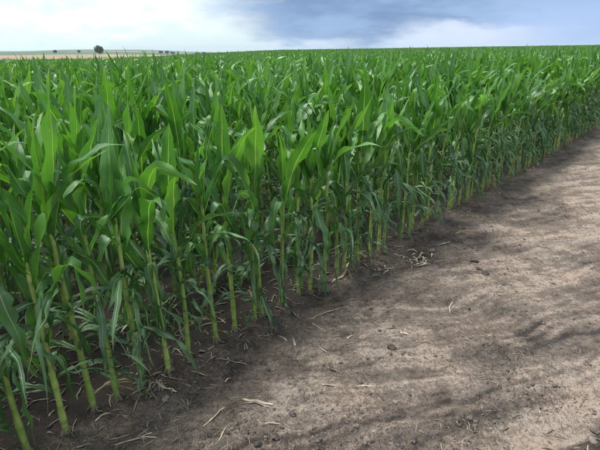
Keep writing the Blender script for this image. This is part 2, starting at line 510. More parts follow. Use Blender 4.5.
# ------------------------------------------------------------------ leaves
def leaf_geo(L, W, th0, th1, power=1.4, kink=None, keel=(72, 16), wave=0.006, freq=3.5, twist=0.0, drift=0.0,
             nseg=16, strips=1, split=0.3, fray=0.5, lens=None, r0=0.014, rg=rng, ncr=None, crk=0.35):
    """one maize blade: base at the origin, growing out along +X and up; returns verts, quads, uv"""
    s = np.linspace(0, 1, nseg + 1)
    if strips == 1: cuts = np.array([-1.0, 1.0])
    else:
        cuts = np.sort(np.clip(np.linspace(-1, 1, strips + 1) + rg.normal(0, 0.12, strips + 1), -1, 1))
        cuts[0] = -1; cuts[-1] = 1
    Vs, Fs, Us = [], [], []; base = 0
    ph1, ph2 = rg.uniform(0, 6.28, 2)
    for k in range(strips):
        a, b_ = cuts[k], cuts[k + 1]
        if b_ - a < 0.08: continue
        Lk = 1.0 if lens is None else lens[k]
        ss = s * Lk
        th = th0 + (th1 - th0) * ss ** power
        psi = drift * ss ** 1.5
        roll = twist * ss ** 1.3
        if kink is not None:
            kt = sstep(kink[0] - 0.035, kink[0] + 0.035, ss)
            th = th * (1 - kt) + kt * (kink[1] + 0.10 * (ss - kink[0]) * 6)
            roll = roll * (1 - kt) + kt * (roll + kink[2])
        if strips > 1:
            q = np.clip(ss - split, 0, None) / (1 - split)
            th = th + rg.normal(0.25, fray) * q ** 0.8
            psi = psi + rg.normal(0, fray) * q
            roll = roll + rg.normal(0, 1.6 * fray) * q
        kn = np.linspace(0, 1, 7)
        amp = crk * np.clip(ss * 4, 0, 1)
        th = th + amp * np.interp(ss, kn, rg.normal(0, .42, 7)); roll = roll + amp * np.interp(ss, kn, rg.normal(0, .9, 7)); psi = psi + amp * np.interp(ss, kn, rg.normal(0, .4, 7))
        th = np.clip(th, -0.2, 3.05)
        T = np.stack([np.sin(th) * np.cos(psi), np.sin(th) * np.sin(psi), np.cos(th)], 1)
        dl = L * Lk / nseg
        P = np.zeros((nseg + 1, 3)); P[0] = (r0, 0, 0)
        P[1:] = P[0] + np.cumsum((T[1:] + T[:-1]) * 0.5 * dl, 0)
        B = np.stack([-np.sin(psi), np.cos(psi), np.zeros_like(psi)], 1)
        Nn = np.cross(T, B)
        cr, sr = np.cos(roll)[:, None], np.sin(roll)[:, None]
        B, Nn = B * cr + Nn * sr, Nn * cr - B * sr
        wp = np.where(ss < 0.38, 0.52 + 0.48 * sstep(0, 0.38, ss), np.clip(1 - ((ss - 0.38) / 0.62) ** 1.9, 0, 1))
        if strips > 1 and Lk < 1:
            wp = wp * np.where(s > 0.8, np.clip((1 - s) / 0.2, 0.06, 1), 1)
        wp = np.maximum(wp, 0.02)
        w = W * 0.5 * wp
        phi = R(keel[1]) + (R(keel[0]) - R(keel[1])) * np.exp(-ss / 0.14)
        nc = ncr or (4 if strips == 1 else 2)
        vv = np.linspace(a, b_, nc + 1)
        for v in vv:
            wv = wave * np.abs(v) ** 2 * np.sin(6.283 * freq * ss + (ph1 if v > 0 else ph2)) * np.clip(ss * 5, 0, 1) * wp
            wv = wv + 0.030 * crk * (vnoise(ss * 9 + ph1 * 9, np.full(nseg + 1, v * 1.5 + ph2 * 7), 4) - .5) * np.clip(ss * 5, 0, 1) * wp
            nick = 1 - (0.5 + crk) * np.clip(vnoise(ss * 15 + ph2 * 11, np.full(nseg + 1, v * 3.1 + ph1 * 5 + k), 6) - .58, 0, 1) * 2 * (abs(v) > .99) * np.clip(ss * 4, 0, 1)
            pt = P + (w * nick * v * np.cos(phi))[:, None] * B + (w * nick * abs(v) * np.sin(phi) + wv)[:, None] * Nn
            Vs.append(pt); Us.append(np.stack([np.full(nseg + 1, 0.5 + v / 2), ss], 1))
        n1 = nseg + 1
        for c in range(nc):
            i = base + c * n1 + np.arange(nseg)
            Fs.append(np.stack([i, i + n1, i + n1 + 1, i + 1], 1))
        base += (nc + 1) * n1
    return np.vstack(Vs), np.vstack(Fs), np.vstack(Us)


def uni(a, b, rg): return float(rg.uniform(a, b))


def make_leaf(kind, rg, lod=0):
    ns = {0: 18, 1: 7, 2: 4}[lod]; nc = {0: None, 1: 2, 2: 2}[lod]
    st = lambda n: n if lod == 0 else (min(n, 3) if lod == 1 else 1)
    sg = rg.choice([-1, 1])
    if kind == 'whorl':
        n = st(int(rg.choice([1, 1, 1, 2, 3])))
        return leaf_geo(uni(.46, .68, rg), uni(.082, .110, rg), R(uni(5, 13, rg)), R(uni(12, 40, rg)), uni(1.3, 2.5, rg),
                        None, (76, uni(10, 24, rg)), .012, 3.5, R(uni(-30, 30, rg)), R(uni(-18, 18, rg)), ns, n, uni(.5, .75, rg), .30, None, rg=rg, ncr=nc if n == 1 else 2, r0=.010, crk=.22)
    if kind == 'spike':
        return leaf_geo(uni(.36, .50, rg), uni(.060, .078, rg), R(1), R(uni(3, 12, rg)), 1.5, None, (82, 48), .004, 2, R(uni(-60, 60, rg)), 0, ns, rg=rg, ncr=nc, r0=.006, crk=.15)
    if kind == 'up':
        return leaf_geo(uni(.48, .70, rg), uni(.078, .102, rg), R(uni(12, 24, rg)), R(uni(50, 110, rg)), uni(1.5, 2.6, rg), None, (76, uni(8, 22, rg)), .015, 3.5,
                        R(uni(-55, 55, rg)), R(uni(-25, 25, rg)), ns, rg=rg, ncr=nc, crk=.30)
    if kind == 'fold':
        n = st(int(rg.choice([1, 1, 2, 3])))
        return leaf_geo(uni(.48, .70, rg), uni(.076, .100, rg), R(uni(8, 20, rg)), R(uni(24, 55, rg)), 1.4, (uni(.48, .82, rg), R(uni(105, 170, rg)), R(uni(-90, 90, rg))),
                        (76, uni(12, 26, rg)), .012, 4, R(uni(-40, 40, rg)), R(uni(-22, 22, rg)), ns + (6 if lod == 0 else 1), n, uni(.4, .6, rg), .35, None, rg=rg, ncr=nc if n == 1 else 2, crk=.35)
    if kind == 'arch':
        return leaf_geo(uni(.46, .68, rg), uni(.058, .080, rg), R(uni(16, 30, rg)), R(uni(105, 160, rg)), uni(1.2, 2.2, rg), None, (72, uni(4, 18, rg)), .018, 4.5,
                        R(uni(-90, 90, rg)), R(uni(-35, 35, rg)), ns, rg=rg, ncr=nc, crk=.5)
    if kind == 'kink':
        n = st(int(rg.choice([1, 1, 2, 4])))
        return leaf_geo(uni(.46, .70, rg), uni(.058, .084, rg), R(uni(10, 24, rg)), R(uni(40, 75, rg)), 1.3, (uni(.14, .50, rg), R(uni(145, 174, rg)), R(uni(-90, 90, rg))),
                        (74, uni(8, 24, rg)), .015, 4, R(uni(-25, 25, rg)), R(uni(-25, 25, rg)), ns + (4 if lod == 0 else 1), n, uni(.3, .5, rg), .35, None, rg=rg, ncr=nc if n == 1 else 2, crk=.45)
    if kind == 'shred':
        n = st(int(rg.choice([2, 3, 3, 4, 5, 7])))
        lens = rg.uniform(.25, 1.0, n) ** 1.2
        return leaf_geo(uni(.38, .70, rg), uni(.056, .086, rg), R(uni(8, 26, rg)), R(uni(164, 177, rg)), uni(.30, .65, rg), None, (70, 12), .012, 5,
                        R(uni(-50, 50, rg)), R(uni(-20, 20, rg)), ns, n, uni(.05, .30, rg), .22, lens, rg=rg, ncr=2 if n == 1 else (2 if lod == 0 else 1), crk=.6)
    if kind == 'hang':
        n = st(int(rg.choice([1, 1, 2, 2, 3, 4])))
        lens = rg.uniform(.35, 1.0, n) if n > 1 else None
        return leaf_geo(uni(.30, .58, rg), uni(.036, .066, rg), R(uni(20, 50, rg)), R(uni(168, 176, rg)), uni(.22, .5, rg), None, (66, 26), .012, 5,
                        R(uni(-90, 90, rg)), R(uni(-60, 60, rg)), ns, n, uni(.08, .4, rg), .30, lens, rg=rg, ncr=2 if n == 1 else (2 if lod == 0 else 1), crk=.6)
    raise ValueError(kind)


KINDS = {'whorl': (12, M_YOUNG), 'spike': (5, M_YOUNG), 'up': (10, M_YOUNG), 'fold': (14, M_YOUNG), 'arch': (12, M_LEAF), 'kink': (12, M_LEAF), 'shred': (22, M_LOW), 'hang': (18, M_LOW)}
MATS = [M_YOUNG, M_LEAF, M_LOW, M_DRYLEAF, M_STALK]
KMAT = {'whorl': 0, 'spike': 0, 'up': 0, 'fold': 0, 'arch': 1, 'kink': 1, 'shred': 2, 'hang': 2, 'wither': 3}


def leaf_library(lod):
    lib = {}
    rg = np.random.default_rng(100)
    for k, (n, m) in KINDS.items():
        lib[k] = [make_leaf(k, rg, lod) for _ in range(n)]
    lib['wither'] = [make_leaf('hang', rg, lod) for _ in range(6)]
    return lib


LIB = {l: leaf_library(l) for l in (0, 1, 2)}


# ------------------------------------------------------------------ stalks
def stalk_geo(hs, rg, sides=9, lod=0):
    """jointed stalk up to the whorl, with sheaths swelling at each collar"""
    nodes = hs * np.array([0.0, .04, .10, .20, .32, .46, .61, .77, .92, 1.04])
    r_base = 0.0160
    prof = [(-0.03, r_base * 1.05, 0.0)]
    for i in range(len(nodes) - 1):
        z0, z1 = nodes[i], nodes[i + 1]; g = z1 - z0
        ra = r_base * (1 - 0.42 * (z0 / hs)); rb = r_base * (1 - 0.42 * (z1 / hs))
        if lod: prof += [(z0 + .1 * g, ra, i + .1)]
        else: prof += [(z0 + .02 * g, ra * 1.07, i + .02), (z0 + .09 * g, ra * 0.99, i + .08), (z0 + .45 * g, ra * .98, i + .45), (z0 + .86 * g, rb * 1.02, i + .86), (z0 + .97 * g, rb * 1.04, i + .97)]
    prof.append((nodes[-1], r_base * .35, len(nodes) - 1.01))
    sides = 5 if lod else sides
    bend = rg.normal(0, 0.010, 2)
    V, Uv = [], []
    ph = rg.uniform(0, 6.28)
    for z, r, v in prof:
        a = np.linspace(0, 2 * np.pi, sides, endpoint=False) + ph
        oval = 1 + 0.10 * np.cos(2 * a + v * np.pi)
        k = (max(z, 0) / hs)
        V.append(np.stack([r * oval * np.cos(a) + bend[0] * np.sin(k * 3), r * oval * np.sin(a) + bend[1] * np.sin(k * 2.4 + .4) - bend[1] * .39, np.full(sides, z)], 1))
        Uv.append(np.stack([a / 6.283, np.full(sides, max(v, 0.0))], 1))
    V = np.vstack(V); Uv = np.vstack(Uv)
    n = len(prof); i = np.arange(n - 1)[:, None] * sides + np.arange(sides)[None]; j = np.arange(n - 1)[:, None] * sides + (np.arange(sides)[None] + 1) % sides
    F = np.stack([i, j, j + sides, i + sides], -1).reshape(-1, 4)
    if not lod:
        for q in range(8):
            a = q * .785 + rg.normal(0, .2); z0 = rg.uniform(.018, .05); r1 = rg.uniform(.032, .052); w_ = .0022
            d_ = np.array([math.cos(a), math.sin(a), 0]); e_ = np.array([-d_[1], d_[0], 0]) * w_
            A = d_ * r_base * .9 + (0, 0, z0); B = d_ * r1 + (0, 0, -.015); n_ = np.array([d_[0] * w_, d_[1] * w_, w_])
            b0 = len(V)
            V = np.vstack([V, A - e_, A + n_ * 1.5, A + e_, B - e_ * .7, B + n_, B + e_ * .7]); Uv = np.vstack([Uv, np.full((6, 2), .15)])
            F = np.vstack([F, [[b0, b0 + 1, b0 + 4, b0 + 3], [b0 + 1, b0 + 2, b0 + 5, b0 + 4]]])
    return V, F, Uv


HS = 0.95
STALKS = [stalk_geo(HS, np.random.default_rng(300 + i)) for i in range(8)]
STALKS_L = [stalk_geo(HS, np.random.default_rng(300 + i), lod=1) for i in range(3)]
NODE_Z = HS * np.array([.08, .16, .25, .35, .45, .54, .63, .71, .79, .87, .94])


def plan_plant(rg, edge, first=False):
    """which leaf sits where: list of (kind, index, z, azimuth, tilt, scale)"""
    a0 = rg.uniform(0, 2 * np.pi); P = []
    for i in range(11):
        az_ = a0 + np.pi * i + rg.normal(0, 0.34)
        z = NODE_Z[i]
        if i == 0: k = rg.choice(['hang', 'wither', 'none'], p=[.20, .15, .65])
        elif i == 1: k = rg.choice(['hang', 'wither', 'none'], p=[.40, .15, .45])
        elif i == 2: k = rg.choice(['hang', 'shred', 'none'], p=[.50, .25, .25])
        elif i == 3: k = rg.choice(['hang', 'shred', 'kink', 'none'], p=[.42, .38, .12, .08])
        elif i <= 5: k = rg.choice(['shred', 'kink', 'hang'], p=[.46, .32, .22])
        elif i == 6: k = rg.choice(['shred', 'kink', 'arch'], p=[.42, .48, .10] if edge else [.25, .50, .25])
        elif i == 7: k = rg.choice(['shred', 'kink', 'arch', 'fold'], p=[.26, .44, .12, .18] if edge else [.10, .38, .30, .22])
        elif i == 8: k = rg.choice(['kink', 'arch', 'up', 'fold'], p=[.30, .20, .20, .30])
        elif i == 9: k = rg.choice(['kink', 'arch', 'up', 'fold'], p=[.10, .12, .42, .36])
        else: k = rg.choice(['whorl', 'up', 'fold'], p=[.38, .34, .28])
        if k == 'none': continue
        n = 6 if k == 'wither' else KINDS[k][0]
        sc = [.65, .70, .80, .92, 1.0, 1.0, 1.0, 1.0, 1.0, .97, .94][i] * rg.uniform(.88, 1.10)
        P.append((str(k), int(rg.integers(n)), z, az_, rg.normal(0, 0.08), sc))
    if edge:
        for i in range(3, 8):
            if rg.random() < .62:
                k = rg.choice(['hang', 'shred', 'kink'], p=[.40, .38, .22])
                P.append((str(k), int(rg.integers(KINDS[k][0])), NODE_Z[i] + rg.uniform(.01, .05), a0 + np.pi * i + rg.normal(1.4, .5), rg.normal(0, .08), rg.uniform(.8, 1.1)))
    if first:
        for q in range(len(P)):
            if P[q][0] in ('up', 'whorl', 'fold') and P[q][2] > HS * .75: P[q] = P[q][:5] + (P[q][5] * 1.06,)
    for j in range(2):
        kk = 'whorl' if rg.random() < .66 else 'fold'
        P.append((kk, int(rg.integers(12)), HS * (0.95 + .03 * j), a0 + np.pi * j + rg.normal(0, .35), rg.normal(0, 0.06), rg.uniform(.82, 1.02) * (1.06 if first else 1)))
    P.append(('spike', int(rg.integers(5)), HS * 0.97, rg.uniform(0, 6.28), 0, rg.uniform(.8, 1.0)))
    return P


def leaf_matrix(z, a, tilt, sc):
    return Matrix.Translation((0, 0, z)) @ Matrix.Rotation(a, 4, 'Z') @ Matrix.Rotation(tilt, 4, 'Y') @ Matrix.Diagonal((sc, sc, sc, 1))


LEAF_ME = {}
for k, lst in LIB[0].items():
    LEAF_ME[k] = [mesh_np('leaf_' + k, g[0], g[1], [MATS[KMAT[k]]], uv=g[2]) for g in lst]
STALK_ME = [mesh_np('stalk', g[0], g[1], [M_STALK], uv=g[2]) for g in STALKS]


def joined_plant(rg, lod, edge=False, skip=0):
    V, F, Uv, MI = [], [], [], []; base = 0
    def add(g, mat, mi):
        nonlocal base
        M = np.array(mat)
        v = g[0] @ M[:3, :3].T + M[:3, 3]
        V.append(v); F.append(g[1] + base); Uv.append(g[2]); MI.append(np.full(len(g[1]), mi)); base += len(v)
    if lod < 2: add((STALKS if lod == 0 else STALKS_L)[int(rg.integers(3))], Matrix.Identity(4), 4)
    for (k, i, z, a, t, sc) in plan_plant(rg, edge):
        if z < skip: continue
        add(LIB[lod][k][i], leaf_matrix(z, a, t, sc), KMAT[k])
    return np.vstack(V), np.vstack(F), np.vstack(Uv), np.concatenate(MI)


# ------------------------------------------------------------------ where every plant stands
LEAD = [0.29, 0.45, 0.60, 0.715, 0.86, 1.01, 1.15, 1.355, 1.50]       # the nearest plants of the edge row


def field_positions():
    """rows, plants: (row, along, into)"""
    out_ = []
    rg = np.random.default_rng(55)
    nrow = int(74 / ROW_GAP)
    for r_ in range(nrow):
        p0 = r_ * ROW_GAP
        if r_ == 0:
            t = np.concatenate([np.array([-0.95, -.80, -.62, -.47, -.31, -.16, 0.0, .15]) , LEAD])
            tt = np.arange(1.50 + .143, 80, .143)
        else:
            t = np.array([]); tt = np.arange(-90, 80, .143)
        tt = tt + rg.normal(0, .022, len(tt))
        tt = tt[rg.random(len(tt)) > 0.035]
        t = np.concatenate([t, tt])
        p = p0 + rg.normal(0, 0.018, len(t))
        x = t * U[0] + (p + ROW0) * N[0]; y = t * U[1] + (p + ROW0) * N[1]
        r = np.hypot(x, y); a = np.degrees(np.arctan2(x, y))
        near = (r < 6) & (t > -2.2) & (a > -95)
        ok = (r < 72) & (((a > -47) & (a < 47)) | near)
        out_.append(np.stack([np.full(ok.sum(), r_), x[ok], y[ok], r[ok], a[ok], t[ok]], 1))
    return np.vstack(out_)


POS = field_positions()
CMI = np.array(cam.matrix_world.inverted())


def project(x, y, z):
    v = np.stack([x, y, z, np.ones_like(x)], 1) @ CMI.T
    return 300 + 450 * v[:, 0] / -v[:, 2], 225 - 450 * v[:, 1] / -v[:, 2], -v[:, 2]


def in_view(P):
    u0, v0, d0 = project(P[:, 1], P[:, 2], np.full(len(P), 0.25))
    u1, v1, d1 = project(P[:, 1], P[:, 2], np.full(len(P), 1.0))
    f = lambda u, v, d: (d > .2) & (u > 4) & (u < 596) & (v > -10) & (v < 447)
    return f(u0, v0, d0) | f(u1, v1, d1)


vis = in_view(POS)
rowi = POS[:, 0].astype(int)
rank = POS[:, 3] * np.select([rowi == 0, rowi == 1, rowi == 2], [0.62, 0.85, 0.97], 1.0)
rank = np.where(vis, rank, 1e9)
order = np.argsort(rank)
hero = order[:300]
heroset = np.zeros(len(POS), bool); heroset[hero] = True

ORD = lambda n: '%d%s' % (n, 'th' if 10 <= n % 100 <= 20 else {1: 'st', 2: 'nd', 3: 'rd'}.get(n % 10, 'th'))
ROWNAME = ['edge row beside the bare soil', 'second row', 'third row', 'fourth row', 'fifth row', 'sixth row', 'seventh row', 'eighth row', 'ninth row', 'tenth row', 'eleventh row', 'twelfth row']


def plant_height(rg, row, t):
    if row == 0: return rg.normal(0.95, 0.045)
    if row == 1: return rg.normal(0.99, 0.05)
    return rg.normal(1.03, 0.055)


def build_hero():
    hp = POS[hero]
    counts = {}
    for row in sorted(set(hp[:, 0].astype(int))):
        sel = hp[hp[:, 0] == row]
        sel = sel[np.argsort(sel[:, 5])]
        for j, (r_, x, y, rr, a, t) in enumerate(sel):
            rg = np.random.default_rng(int(9000 + row * 401 + round(t * 100)) % (2 ** 31))
            sc = min(max(plant_height(rg, row, t), .84), 1.09)
            e = bpy.data.objects.new('maize_plant', None)
            e.empty_display_size = 0.05
            col.objects.link(e)
            e.location = (x, y, gz(x, y) - 0.008)
            lk_ = .018 if row == 0 else .035
            e.rotation_euler = (rg.normal(0, lk_), rg.normal(0, lk_), rg.uniform(0, 6.28))
            e.scale = (sc * rg.uniform(.95, 1.06),) * 2 + (sc,)
            lean = 'tall' if sc > 1.03 else ('short' if sc < 0.91 else 'green')
            if row == 0:
                if j == 0: lab = 'maize plant at the bottom left corner, first of the edge row'
                else: lab = '%s hail-torn maize plant, %s from the left in the edge row beside the bare soil' % (lean, ORD(j + 1))
            else:
                lab = '%s maize plant, %s from the left in the %s behind the soil edge' % (lean, ORD(j + 1), ROWNAME[row] if row < 12 else ORD(row + 1) + ' row')
            tag(e, lab, 'maize plant', 'maize plants at the near side of the field')
            st = link('stalk', STALK_ME[int(rg.integers(8))], e)
            for (k, i, z, az_, tilt, s_) in plan_plant(rg, row <= 2, row == 0):
                o = link('leaf', LEAF_ME[k][i], e)
                o.matrix_local = leaf_matrix(z, az_, tilt, s_)


build_hero()


# ------------------------------------------------------------------ the rest of the field: one mass
def unlinked(name, g):
    me = mesh_np(name, g[0], g[1], MATS, uv=g[2], mi=g[3])
    return bpy.data.objects.new(name, me)


def clump(rg):
    V, F, Uv, MI = [], [], [], []; base = 0
    for rr in range(4):
        for k in range(18):
            g = joined_plant(rg, 2, skip=0.30)
            a = rg.uniform(0, 6.28); s = rg.normal(1.03, .06); c_, s_ = math.cos(a) * s, math.sin(a) * s
            v = g[0] @ np.array([[c_, s_, 0], [-s_, c_, 0], [0, 0, s]])
            tt = (k - 8.5) * 0.17 + rg.normal(0, .02); pp = (rr - 1.5) * ROW_GAP
            v = v + np.array([tt * U[0] + pp * N[0], tt * U[1] + pp * N[1], 0])
            V.append(v); F.append(g[1] + base); Uv.append(g[2]); MI.append(g[3]); base += len(v)
    return np.vstack(V), np.vstack(F), np.vstack(Uv), np.concatenate(MI)


def build_mass():
    rg = np.random.default_rng(77)
    sources = [unlinked('field_maize_near', joined_plant(rg, 0, edge=(i < 4))) for i in range(18)]
    sources += [unlinked('field_maize_mid', joined_plant(rg, 1)) for i in range(14)]
    sources += [unlinked('field_maize_far', clump(rg)) for i in range(4)]
    P = POS[~heroset]
    x, y, r, row = P[:, 1], P[:, 2], P[:, 3], P[:, 0]
    z = ground_height(x, y, fine=False)
    idx = np.where(r < 24, np.where(row < 1, rg.integers(0, 4, len(P)), rg.integers(4, 18, len(P))), rg.integers(18, 32, len(P)))
    rot = rg.uniform(0, 6.28, len(P))
    sc = np.where(row < 1, rg.normal(.95, .04, len(P)), rg.normal(1.03, np.where(r < 12, .06, .042), len(P)))
    sc = sc * (1 + 0.10 * (fbm(x * 0.12, y * 0.12, 2, 8) - 0.5))
    lean = rg.normal(0, .06, (len(P), 2))
    # far clumps, each 3 m by 4 rows
    tt, pp = np.meshgrid(np.arange(-260, 330, 3.06), np.arange(1.5 * ROW_GAP, FIELD_DEPTH, 4 * ROW_GAP))
    tt = tt.ravel(); pp = pp.ravel()
    fx = tt * U[0] + (pp + ROW0) * N[0]; fy = tt * U[1] + (pp + ROW0) * N[1]
    fr = np.hypot(fx, fy); fa = np.degrees(np.arctan2(fx, fy))
    ok = (fr > 70.5) & (fr < 300) & (abs(fa) < 46)
    fx, fy = fx[ok], fy[ok]; m = len(fx)
    fz = ground_height(fx, fy, fine=False)
    X = np.concatenate([x, fx]); Y = np.concatenate([y, fy]); Z = np.concatenate([z, fz])
    IDX = np.concatenate([idx, rg.integers(32, 36, m)])
    ROT = np.concatenate([np.stack([lean[:, 0], lean[:, 1], rot], 1), np.stack([np.zeros(m), np.zeros(m), np.pi * rg.integers(0, 2, m)], 1)])
    SC = np.concatenate([sc, rg.normal(1.0, .03, m)])
    me = bpy.data.meshes.new('maize_field')
    me.vertices.add(len(X)); me.vertices.foreach_set('co', np.stack([X, Y, Z], 1).astype(np.float32).ravel())
    a = me.attributes.new('pick', 'INT', 'POINT'); a.data.foreach_set('value', IDX.astype(np.int32))
    a = me.attributes.new('turn', 'FLOAT_VECTOR', 'POINT'); a.data.foreach_set('vector', ROT.astype(np.float32).ravel())
    a = me.attributes.new('size', 'FLOAT', 'POINT'); a.data.foreach_set('value', SC.astype(np.float32))
    for mt in MATS: me.materials.append(mt)
    o = link('maize_field', me)
    tag(o, 'dense mass of green maize filling the field behind the near rows to the horizon', 'maize', kind='stuff')
    ng = bpy.data.node_groups.new('maize_scatter', 'GeometryNodeTree')
    ng.interface.new_socket('Geometry', in_out='INPUT', socket_type='NodeSocketGeometry')
    ng.interface.new_socket('Geometry', in_out='OUTPUT', socket_type='NodeSocketGeometry')
    nn = ng.nodes.new; lk = ng.links.new
    gi = nn('NodeGroupInput'); go = nn('NodeGroupOutput')
    g2i = nn('GeometryNodeGeometryToInstance')
    for s in reversed(sources):
        oi = nn('GeometryNodeObjectInfo'); oi.inputs['Object'].default_value = s
        oi.inputs['As Instance'].default_value = False
        g1 = nn('GeometryNodeGeometryToInstance'); lk(oi.outputs['Geometry'], g1.inputs[0])
        g2i.inputs[0].is_multi_input
        if 'J' not in locals(): J = nn('GeometryNodeJoinGeometry')
        lk(g1.outputs[0], J.inputs[0])
    ng.nodes.remove(g2i)
    def attr(nm, ty):
        n = nn('GeometryNodeInputNamedAttribute'); n.data_type = ty; n.inputs['Name'].default_value = nm
        return n.outputs['Attribute']
    ip = nn('GeometryNodeInstanceOnPoints')
    lk(gi.outputs[0], ip.inputs['Points']); lk(J.outputs[0], ip.inputs['Instance'])
    ip.inputs['Pick Instance'].default_value = True
    lk(attr('pick', 'INT'), ip.inputs['Instance Index'])
    e2r = nn('FunctionNodeEulerToRotation'); lk(attr('turn', 'FLOAT_VECTOR'), e2r.inputs[0])
    lk(e2r.outputs[0], ip.inputs['Rotation'])
    lk(attr('size', 'FLOAT'), ip.inputs['Scale'])
    lk(ip.outputs[0], go.inputs[0])
    md = o.modifiers.new('scatter', 'NODES'); md.node_group = ng
    print('mass instances', len(X), 'far clumps', m)


build_mass()


# ------------------------------------------------------------------ clods, straw and litter on the bare soil
def ico(sub):
    import bmesh
    bm = bmesh.new(); bmesh.ops.create_icosphere(bm, subdivisions=sub, radius=1.0)
    V = np.array([v.co[:] for v in bm.verts]); F = np.array([[v.index for v in f.verts] for f in bm.faces])
    bm.free()
    return V, F


def lump(rg, sub=2, rough=0.35):
    V, F = ico(sub); V = V + rg.normal(0, .10 if sub < 3 else .05, V.shape)
    k = rg.uniform(0, 50)
    n = fbm(V[:, 0] * 1.6 + k + V[:, 2] * .7, V[:, 1] * 1.6 + k * 1.3 - V[:, 2] * 1.1, 3, 19) - .5
    n2 = fbm(V[:, 0] * 4 + k + V[:, 2] * 2, V[:, 1] * 4 + k - V[:, 2] * 3, 2, 21) - .5
    V = V * (1 + rough * 2 * n + rough * .9 * n2)[:, None]
    return V * np.array([1, rg.uniform(.65, .95), rg.uniform(.35, .6)]), F


CLODS = [  # x, y, size, dry, label
    (0.531, 2.218, .023, 0, 'dark soil clod lying alone in the middle of the bare strip'),
    (0.752, 1.671, .019, 0, 'dark crumbly soil clod near the lower edge, left of its twin'),
    (0.806, 1.676, .018, 0, 'dark crumbly soil clod near the lower edge, right of its twin'),
    (-0.218, 2.093, .020, 0, 'round dark soil clod on smooth damp soil beyond the bundle of dry stalks'),
    (0.174, 1.629, .022, 0, 'biggest of the three dark clods below the lone clod'),
    (0.215, 1.655, .015, 0, 'small dark clod touching the biggest of three at the lower edge'),
    (0.129, 1.594, .013, 0, 'smallest of the three dark clods at the lower edge'),
    (-0.198, 1.519, .018, 0, 'dark round clod at the bottom edge below the straw bundle'),
    (-0.125, 1.569, .016, 0, 'flat brown clod just above the bottom edge'),
    (1.466, 3.413, .030, 0, 'farthest of three dark clods in a line on the open soil'),
    (1.436, 3.264, .024, 0, 'middle one of three dark clods in a line on the open soil'),
    (1.466, 3.175, .028, 0, 'nearest of three dark clods in a line on the open soil'),
    (1.309, 1.533, .024, 1, 'broken soil clod in the bottom right corner beside the pale track'),
    (1.352, 1.590, .018, 1, 'smaller clod behind the broken one in the bottom right corner'),
    (-0.701, 1.832, .024, 1, 'flat grey clod near the edge row beside the tan leaf scrap'),
    (0.467, 1.780, .015, 1, 'small pale clod on the dry crust below the lone dark clod'),
    (1.219, 2.052, .017, 0, 'small dark clod among the wash marks on the bare soil'),
    (-0.049, 1.707, .016, 0, 'small dark clod beside the short straw under the stalk bundle'),
    (2.461, 5.290, .040, 1, 'pale clod at the foot of the far edge row'),
    (1.158, 3.603, .034, 0, 'dark clod beside the tangle of dry leaves'),
    (0.453, 2.768, .020, 0, 'dark clod past the end of the long straw'),
]


def build_clods():
    rg = np.random.default_rng(12)
    for x, y, s_, d, lab in CLODS:
        V, F = lump(rg, 3, .5)
        me = mesh_np('soil_clod', V * s_, F, [M_CLOD_DRY if d else M_CLOD], smooth=False)
        o = link('soil_clod', me); o.location = (x, y, gz(x, y) + s_ * .12); o.rotation_euler = (0, 0, rg.uniform(0, 6.28))
        tag(o, lab, 'clod', 'soil clods on the bare strip')
    # crumbs nobody could count
    base_l = [lump(rg, 1, .45) for _ in range(4)] + [lump(rg, 0 + 1, .6) for _ in range(2)]
    for nm, mat, cnt, lab in (('soil_crumbs', M_CLOD, 12000, 'dark loose soil crumbs strewn over the bare strip and between the rows'),
                              ('dry_soil_crumbs', M_CLOD_DRY, 2200, 'pale dry soil crumbs strewn over the bare strip')):
        V, F = [], []; b = 0; n = 0
        while n < cnt:
            r = 1.2 * (11 / 1.2) ** rg.random(cnt); a = rg.uniform(R(-44), R(44), cnt)
            x = r * np.sin(a); y = r * np.cos(a)
            t, p = row_frame(x, y)
            patch = fbm(x * 1.5, y * 1.5, 3, 63); loc = fbm(x * 6, y * 6, 2, 99)
            keep = (p < 1.6) & (rg.random(cnt) < np.where(p > -.5, .55, 0.30 + .7 * sstep(.48, .62, patch)) * sstep(.36, .60, loc))
            x, y = x[keep], y[keep]
            z = ground_height(x, y)
            for i in range(len(x)):
                v, f = base_l[int(rg.integers(6))]
                s_ = min(.0020 * (1 / max(rg.random(), .012)) ** .52, .012) * (1 + .05 * np.hypot(x[i], y[i]))
                c_, q_ = math.cos(i), math.sin(i)
                vv = v @ np.array([[c_, q_, 0], [-q_, c_, 0], [0, 0, 1]]) * s_ + (x[i], y[i], z[i] + s_ * .05)
                V.append(vv); F.append(f + b); b += len(v); n += 1
                if n >= cnt: break
        o = link(nm, mesh_np(nm, np.vstack(V), np.vstack(F), [mat], smooth=False))
        tag(o, lab, 'soil crumbs', kind='stuff')


build_clods()


GX = np.arange(-2.4, 8.6, .02); GY = np.arange(.8, 11.0, .02)
GH = ground_height(*np.meshgrid(GX, GY))


def quick_height(x, y):
    fx = np.clip((x - GX[0]) / .02, 0, len(GX) - 1.01); fy = np.clip((y - GY[0]) / .02, 0, len(GY) - 1.01)
    i = fx.astype(int); j = fy.astype(int); u = fx - i; v = fy - j
    return (GH[j, i] * (1 - u) + GH[j, i + 1] * u) * (1 - v) + (GH[j + 1, i] * (1 - u) + GH[j + 1, i + 1] * u) * v


